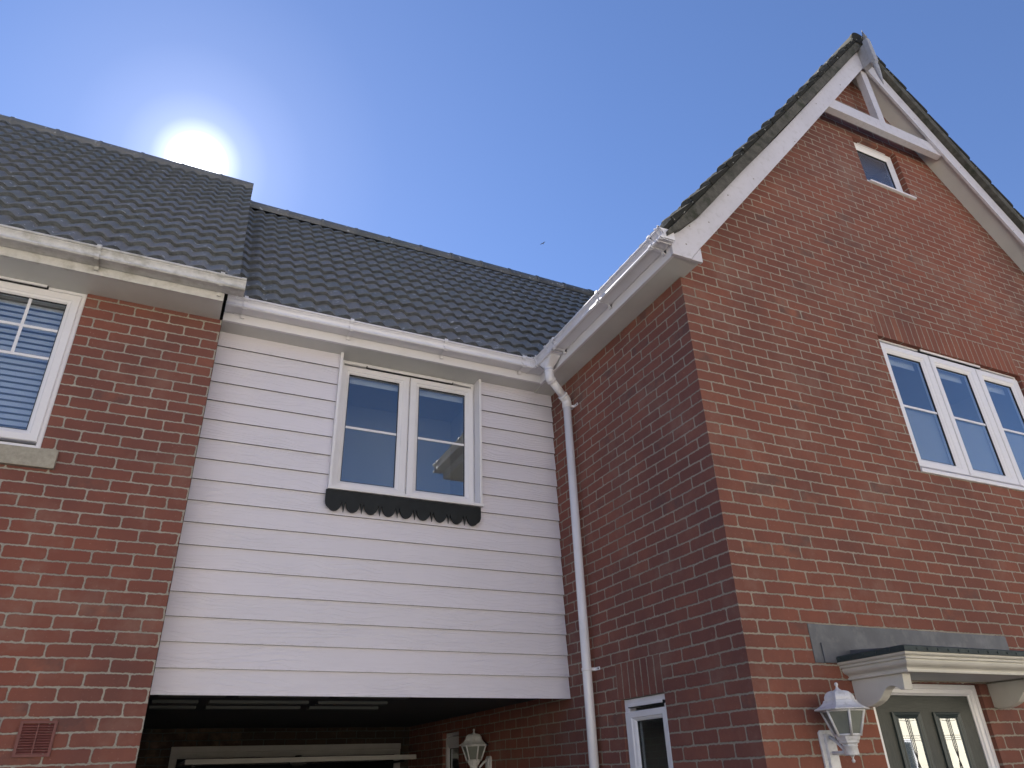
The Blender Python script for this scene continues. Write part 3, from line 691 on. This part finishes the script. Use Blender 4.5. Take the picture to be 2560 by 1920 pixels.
for c_, ax in ((P0+Vector((0, 0, -.02)), (0, 0, 1)), (P1+d1*.03, d1), (P2-d1*.055, d1)):
    dp.lathe([(.041, -.007), (.0445, -.004), (.0445, .004), (.041, .007)], c_, 20, ax=ax)
dpo = dp.build('downpipe', PVCG, GH)
for z_ in (4.292, 2.190, .3):
    c_ = MB(); c_.lathe([(.035, -.011), (.0385, -.010), (.0385, .010), (.035, .011)], (PXc, PYc, z_), 24)
    c_.box(XS-.008, XS-.001, PYc-.085, PYc-.02, z_-.011, z_+.011); c_.box(PXc+.03, XS-.001, PYc-.03, PYc+.02, z_-.010, z_+.010)
    c_.lathe([(.006, 0), (.006, .003)], (XS-.008, PYc-.072, z_), 10, ax=(-1, 0, 0), mi=1); c_.build('pipe_clip', [PVCG, DARK], dpo, bevel=.001)
# roof of the link
rf = MB(); tiled(rf, slopeY(4.87, 4.763), .066, 6.0, (7.345-4.87)/CP, gauge=.28, jitter=.002)
tiled(rf, slopeYb(10.1, 4.66), .066, 6.0, (10.1-7.46)/CP, gauge=.30)
roofC = rf.build('roof', [TILE, TEDGE], CL)
ridge('ridge_tiles', roofC, .07, 6.0, 7.43, 7.785, .112, TILE)
# passage: ceiling and battens (coloured dark for its shade), rear wall and garage door
w = MB(); w.box(XL, XS-.002, YC+.02, 9.0, 2.075, 2.10); w.build('passage_ceiling', plain('shade_toned_ceiling', (.05, .055, .06), .8), CL)
cb = plain('shade_toned_batten_grey', (.10, .11, .11), .7)
w = MB(); w.box(XL+.002, XS-.004, YC+.012, YC+.028, Z0+.004, 2.074); w.build('lower_rail', cb, CL)
for y_, xs in ((5.42, (.07, .475, .56, 1.15, 1.22, 1.72)), (5.90, (.04, .335, .41, 1.10, 1.17, 1.70)), (6.34, (.03, .35, .42, 1.12, 1.19, 1.75))):
    for a, b in zip(xs[::2], xs[1::2]):
        w = MB(); w.box(a, b, y_, y_+.11, 2.055, 2.0745); w.build('ceiling_batten', cb, CL)
B_REAR = brick('shade_tinted_passage_brick', 'x', 0, .0113, flip=0, tint=(.25, .45, .5), mort=(.07, .075, .075))  # passage shade put into the brick and mortar colours
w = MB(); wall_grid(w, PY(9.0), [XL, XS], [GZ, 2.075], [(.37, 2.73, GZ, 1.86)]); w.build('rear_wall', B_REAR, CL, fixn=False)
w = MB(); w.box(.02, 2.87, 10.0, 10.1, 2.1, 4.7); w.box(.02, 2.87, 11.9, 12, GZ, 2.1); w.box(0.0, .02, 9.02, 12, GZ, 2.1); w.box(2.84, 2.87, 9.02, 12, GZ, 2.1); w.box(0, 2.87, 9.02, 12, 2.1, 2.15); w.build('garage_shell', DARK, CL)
GF = plain('garage_frame_paint', (.42, .40, .39), .6, .3, nscale=5)
w = MB(); w.box(.325, 2.765, 8.955, 8.998, 1.845, 1.903); w.box(.325, 2.765, 8.97, 8.998, 1.79, 1.845); w.box(.325, .395, 8.96, 8.998, GZ, 1.79); w.box(2.695, 2.765, 8.96, 8.998, GZ, 1.79)
w.build('garage_frame', GF, CL, bevel=.004)
gd = empty('garage_door', (1.58, 8.3, 1.75), 'up-and-over garage door tilted open at the back of the dark passage', 'garage door')
GDM = plain('white_garage_door', (.50, .48, .46), .5, .4, nscale=4)
w = MB(); w.box(.440, 2.742, 8.30, 8.34, 1.722, 1.768); w.box(.440, 2.742, 8.34, 10.2, 1.745, 1.765); w.build('door_leaf', GDM, gd, bevel=.004)
w = MB(); w.lathe([(.035, 0), (.035, .012), (.02, .016)], (1.50, 8.32, 1.768), 16); w.build('latch', GASKET_AND_VENT_SHADOW, gd)
w = MB(); w.box(1.42, 1.58, 8.31, 8.37, 1.700, 1.721); w.box(1.45, 1.55, 8.315, 8.36, 1.688, 1.6995); w.build('handle', GASKET_AND_VENT_SHADOW, gd, bevel=.003)
for x_ in (.52, 2.64):
    w = MB(); w.box(x_-.012, x_+.012, 8.36, 9.1, 1.700, 1.72); w.build('lifting_arm', GASKET_AND_VENT_SHADOW, gd)

# ================================================================== DOOR AND CANOPY
DY = YG+.03
f = MB(); fn = PY(DY)
ring(f, fn, (3.729, 4.698, GZ+.1, 1.950), (3.797, 4.630, GZ+.16, 1.888), [(0, .09), (0, -.004), (.12, -.006), (.4, -.006), (.45, .002), (.8, .004), (.88, .012), (1, .016), (1, .09)])
dr = f.build('front_door', PVC, GH)
lf = MB(); lf.box(3.799, 4.628, DY+.022, DY+.060, GZ+.162, 1.886); leaf = lf.build('door_leaf', DOORM, dr)
ARCH = []
for cx in (4.037, 4.388):
    go = (cx-.120, cx+.120, .75, 1.797); gi = (cx-.0735, cx+.0735, .797, 1.762)
    m_ = MB(); ring(m_, fn, go, gi, [(0, .0215), (0, .012), (.15, .008), (.35, .010), (.5, .016), (.7, .008), (.85, .010), (1, .020), (1, .0215)]); m_.build('glass_surround', DOORD, dr)
    p_ = MB(); bx(p_, fn, gi[0], gi[1], gi[2], gi[3], .0175, .021); p_.build('door_glass', glass('door_glass_pane', (.75, .75, .7), 2.5, .22, .02), dr)
    c_ = MB()
    def came(pts, wd=.0011):
        for (a, b), (c, d) in zip(pts, pts[1:]):
            dx, dz = c-a, d-b; L = math.hypot(dx, dz); nx, nz = -dz/L*wd, dx/L*wd
            c_.add([fn(a-nx, b-nz, .0152), fn(c-nx, d-nz, .0152), fn(c+nx, d+nz, .0152), fn(a+nx, b+nz, .0152), fn(a-nx, b-nz, .0172), fn(c-nx, d-nz, .0172), fn(c+nx, d+nz, .0172), fn(a+nx, b+nz, .0172)],
                   [(0, 1, 2, 3), (0, 4, 5, 1), (2, 6, 7, 3), (1, 5, 6, 2), (0, 3, 7, 4)])
    for o_ in (-.013, 0, .013): came([(cx+o_, 1.762), (cx+o_, 1.628)])
    for z_ in (1.672, 1.660, 1.648): came([(gi[0], z_), (gi[1], z_)])
    for s_, ph in ((1, 0), (-1, 0)):
        pts = []
        for k in range(25):
            z_ = 1.628-k*.018; pts.append((cx+s_*.014*math.cos(k*math.pi/9), z_))
        came(pts); 
    came([(cx, 1.628), (cx, 1.20)])
    came([(gi[0], 1.755), (cx, 1.748), (gi[1], 1.755)])
    c_.build('lead_came', LEADCAME, dr)
m_ = MB(); m_.box(4.52, 4.56, DY+.008, DY+.022, .75, .97); m_.box(4.50, 4.62-.03, DY-.03, DY-.015, .88, .90); m_.box(4.53, 4.545, DY-.02, DY+.01, .88, .90); m_.build('handle', plain('chrome', (.6, .6, .6), .2, .5, 1), dr, bevel=.003)

CN = empty('door_canopy', (4.225, YG, 1.95), 'white moulded flat canopy with lead top and scrolled brackets over the front door', 'canopy')
cor = [(.002, 1.956), (.006, 1.958), (.007, 1.966), (.003, 1.9675), (-.003, 1.9685), (-.003, 1.974), (.002, 1.980), (.012, 1.984), (.024, 1.989), (.033, 1.997), (.038, 2.007), (.039, 2.012), (.033, 2.0135), (.033, 2.018), (.048, 2.0185), (.050, 2.026), (.045, 2.0275), (.045, 2.031), (.056, 2.033), (.063, 2.039), (.066, 2.048), (-.03, 2.050), (-.03, 1.956)]
cx0, cx1, cyf = 3.588, 4.862, 2.762
m_ = MB(); m_.sweep(cor, [(cx0, YG-.001), (cx0, cyf), (cx1, cyf), (cx1, YG-.001)], [(-1, 0), (-1, -1), (1, -1), (1, 0)], closed=True); m_.build('cornice', CREAMP, CN)
m_ = MB(); m_.box(cx0+.031, cx1-.031, cyf+.031, YG-.001, 1.966, 1.98); m_.build('underside', SOFF, CN)
m_ = MB(); m_.sweep([(.068, 2.049), (.074, 2.049), (.074, 2.074), (.066, 2.080), (.0, 2.084), (.0, 2.052)], [(cx0, YG-.001), (cx0, cyf), (cx1, cyf), (cx1, YG-.001)], [(-1, 0), (-1, -1), (1, -1), (1, 0)], closed=True)
m_.box(cx0-.0, cx1+.0, cyf-.0, YG-.001, 2.053, 2.082)
for k in range(16):
    xx = cx0+.02+k*.082; m_.lathe([(.007, 0), (.006, .003), (.002, .005)], (xx, cyf-.074, 2.062), 10, ax=(0, -1, 0))
for k in range(5):
    yy = cyf+.02+k*.085; m_.lathe([(.007, 0), (.006, .003), (.002, .005)], (cx0-.074, yy, 2.062), 10, ax=(-1, 0, 0))
m_.build('lead_edge', LEADD, CN)
m_ = MB(); m_.prism([(cyf-.0, 2.0845), (YG-.01, 2.12), (YG-.01, 2.0845)], lambda p, q, t_: (t_, p, q), cx0+.05, cx1-.05); m_.build('lead_roof', LEAD, CN)
m_ = MB(); m_.box(3.358, 5.125, YG-.0045, YG-.001, 2.045, 2.256); m_.prism([(3.425, 2.047), (3.425, 2.153), (3.95, 2.118), (4.6, 2.10), (5.10, 2.10), (5.10, 2.047)], lambda p, q, t_: (p, t_, q), YG-.013, YG-.005); m_.build('lead_flashing', LEAD, CN, bevel=.001)
br = [(YG-.001, 1.9555), (YG-.001, 1.822), (3.125, 1.814), (3.076, 1.813), (3.045, 1.819), (3.020, 1.828), (2.996, 1.838), (2.976, 1.853), (2.960, 1.870), (2.945, 1.886), (2.926, 1.898), (2.905, 1.903), (2.882, 1.900), (2.862, 1.890), (2.846, 1.878), (2.822, 1.876), (2.812, 1.9555)]
for x_ in (3.604, 4.783):
    m_ = MB(); m_.prism(br, lambda p, q, t_: (t_, p, q), x_, x_+.062); m_.build('bracket', CREAMP, CN, bevel=.002)

# ================================================================== LANTERNS
def lantern(name, label, loc, rotz, grp):
    """local: wall at y=0, lamp towards -y; z measured from scene z of the front lantern"""
    L = empty(name, loc, label, 'wall light', grp); L.rotation_euler = (0, 0, rotz)
    O = Vector((0, 0, 0))
    def bd(mb, nm, mat, par=None, **k):
        return mb.build(nm, mat, par or L, origin=O, **k)
    cy_ = -.150; H6 = 6
    m_ = MB(); m_.prism([(-.055, -.20), (-.042, -.212), (.042, -.212), (.055, -.20), (.055, -.012), (.042, 0), (-.042, 0), (-.055, -.012)], lambda p, q, t_: (p, t_, q), -.014, -.0005)
    m_.prism([(-.030, -.19), (.030, -.19), (.030, -.02), (-.030, -.02)], lambda p, q, t_: (p, t_, q), -.030, -.0142)
    bd(m_, 'back_plate', LANT, bevel=.003)
    m_ = MB(); m_.tube([(0, -.03, -.110), (0, cy_+.03, -.110)], .010, 10)
    m_.tube([(0, -.03, -.035), (0, -.055, -.048), (0, -.080, -.070), (0, -.105, -.098), (0, -.118, -.104)], [.010, .010, .009, .007, .006], 10); bd(m_, 'arm', LANT)
    b = -.110
    m_ = MB(); c = (0, cy_, 0)
    m_.lathe([(.002, -.158), (.008, -.154), (.009, -.147), (.004, -.140), (.006, -.132), (.012, -.124), (.034, -.124), (.036, -.118), (.034, -.084), (.038, -.082), (.038, -.078)], c, 20); bd(m_, 'socket', LANT)
    m_ = MB(); m_.lathe([(.036, -.080), (.040, -.072), (.050, -.066), (.052, -.056), (.056, -.054), (.063, -.036)], c, 6, smooth=False); bd(m_, 'base', LANT)
    rt, rb, zt, zb = .108, .063, .086, -.036
    cg = MB()
    P6 = lambda r_, k: (r_*math.cos(math.pi/3*k), r_*math.sin(math.pi/3*k))
    for k in range(6):
        (a, a2), (bb, b2) = P6(rb, k), P6(rt, k)
        cg.tube([(a, cy_+a2, zb), (bb, cy_+b2, zt)], .0068, 6)
        for r_, z_, th in ((rb+.0, zb+.006, .006), (rt-.002, zt-.004, .005)):
            p, q = P6(r_, k), P6(r_, k+1); cg.tube([(p[0], cy_+p[1], z_), (q[0], cy_+q[1], z_)], th, 6)
    bd(cg, 'cage', LANT)
    gp = MB()
    for k in range(6):
        p, q = P6(rb-.003, k), P6(rb-.003, k+1); p2, q2 = P6(rt-.003, k), P6(rt-.003, k+1)
        gp.add([(p[0], cy_+p[1], zb+.004), (q[0], cy_+q[1], zb+.004), (q2[0], cy_+q2[1], zt-.004), (p2[0], cy_+p2[1], zt-.004)], [(0, 1, 2, 3)])
    bd(gp, 'lamp_glass', LANTG, fixn=False)
    m_ = MB(); m_.lathe([(.004, -.03), (.014, -.025), (.013, .03), (.010, .05), (.003, .055)], c, 12); bd(m_, 'bulb', LANT)
    m_ = MB(); m_.lathe([(.100, .0865), (.142, .0862), (.143, .092), (.128, .097), (.108, .108), (.092, .122), (.086, .134)], c, 6, smooth=False)
    m_.lathe([(.080, .1345), (.078, .150), (.070, .164), (.056, .176), (.040, .180)], c, 6, smooth=False); rf_ = bd(m_, 'lamp_roof', LANT, bevel=.002)
    m_ = MB(); m_.lathe([(.026, .1805), (.014, .186), (.007, .194), (.005, .203), (.009, .208), (.010, .214), (.006, .220), (.001, .222)], c, 16); bd(m_, 'finial', LANT)
    return L
lantern('wall_lantern', 'white wall lantern on the brick beside the front door', (3.315, YG, 1.704), 0, 'white wall lanterns')
L2 = lantern('wall_lantern', 'shaded wall lantern inside the dark passage by the narrow window', (XS, 6.645, 1.698), R(-90), 'white wall lanterns')

# ================================================================== BIRD
bq = MB(); D_ = 42.0
dv = (vf*1793.6+r2*(1357.5-1280)-u2*(609-960)).normalized(); bc = Vector((0, 0, 1.55))+dv*D_
bm_ = plain('bird_plumage', (.06, .07, .09), .8)
bird = MB()
bird.lathe([(.004, -.13), (.02, -.08), (.03, 0), (.025, .06), (.012, .10), (.003, .115)], bc, 12, ax=(.8, .35, -.1))
for s_ in (-1, 1):
    w1 = Vector((-.35, .8, 0)).normalized()*s_
    a = bc+Vector((.04, .02, .01)); b = bc+Vector((-.05, -.02, .01))
    m1 = a+w1*.16+Vector((0, 0, .07)); m2 = b+w1*.16+Vector((0, 0, .065)); t1 = bc+w1*.34+Vector((-.05, -.02, -.01))
    up = Vector((0, 0, .008))
    bird.add([a, b, m2, m1, t1, a+up, b+up, m2+up, m1+up, t1+up], [(0, 1, 2, 3), (3, 2, 4), (5, 6, 7, 8), (8, 7, 9), (0, 3, 8, 5), (3, 4, 9, 8), (1, 2, 7, 6), (2, 4, 9, 7)])
bird.v = [tuple(bc+(Vector(p)-bc)*.6) for p in bird.v]
bo = bird.build('bird', bm_, origin=bc); bo.location = bc
tag(bo, 'tiny dark bird gliding in the clear blue sky', 'bird')

# ================================================================== OPPOSITE HOUSE (seen in reflections; size and nearness shaped for bounce light)
OH = empty('bounce_light_rendered_house', (2, -10.5, GZ), 'cream rendered house across the road mirrored in the door glass, enlarged and set nearer for bounce light', 'house')
REN = plain('cream_render', (.78, .72, .58), .9, .2, nscale=3, namt=.12, bump=(60, .3, .004))
w = MB(); w.box(-14, 34, -16.5, -10.5, GZ, 6.2); w.build('wall', REN, OH)
w = MB(); w.prism([(-16.9, 6.1), (-10.1, 6.1), (-13.5, 9.0)], lambda p, q, t_: (t_, p, q), -14.4, 34.4); w.build('roof', plain('brown_roof', (.12, .08, .06), .9, nscale=6), OH)
for x_ in (-10, -6.2, -2.5, 1.2, 4.8, 8.4, 12.2, 16, 20, 29):
    for z_ in (1.0, 4.2):
        w = MB(); w.box(x_, x_+1.2, -10.49, -10.44, z_, z_+1.1); f_ = w.build('window', PVC, OH)
        w = MB(); w.box(x_+.07, x_+.56, -10.44, -10.43, z_+.07, z_+1.03); w.box(x_+.64, x_+1.13, -10.44, -10.43, z_+.07, z_+1.03); w.build('pane', plain('pane_dark', (.03, .04, .05), .05), f_)
print('objects', len(bpy.data.objects))
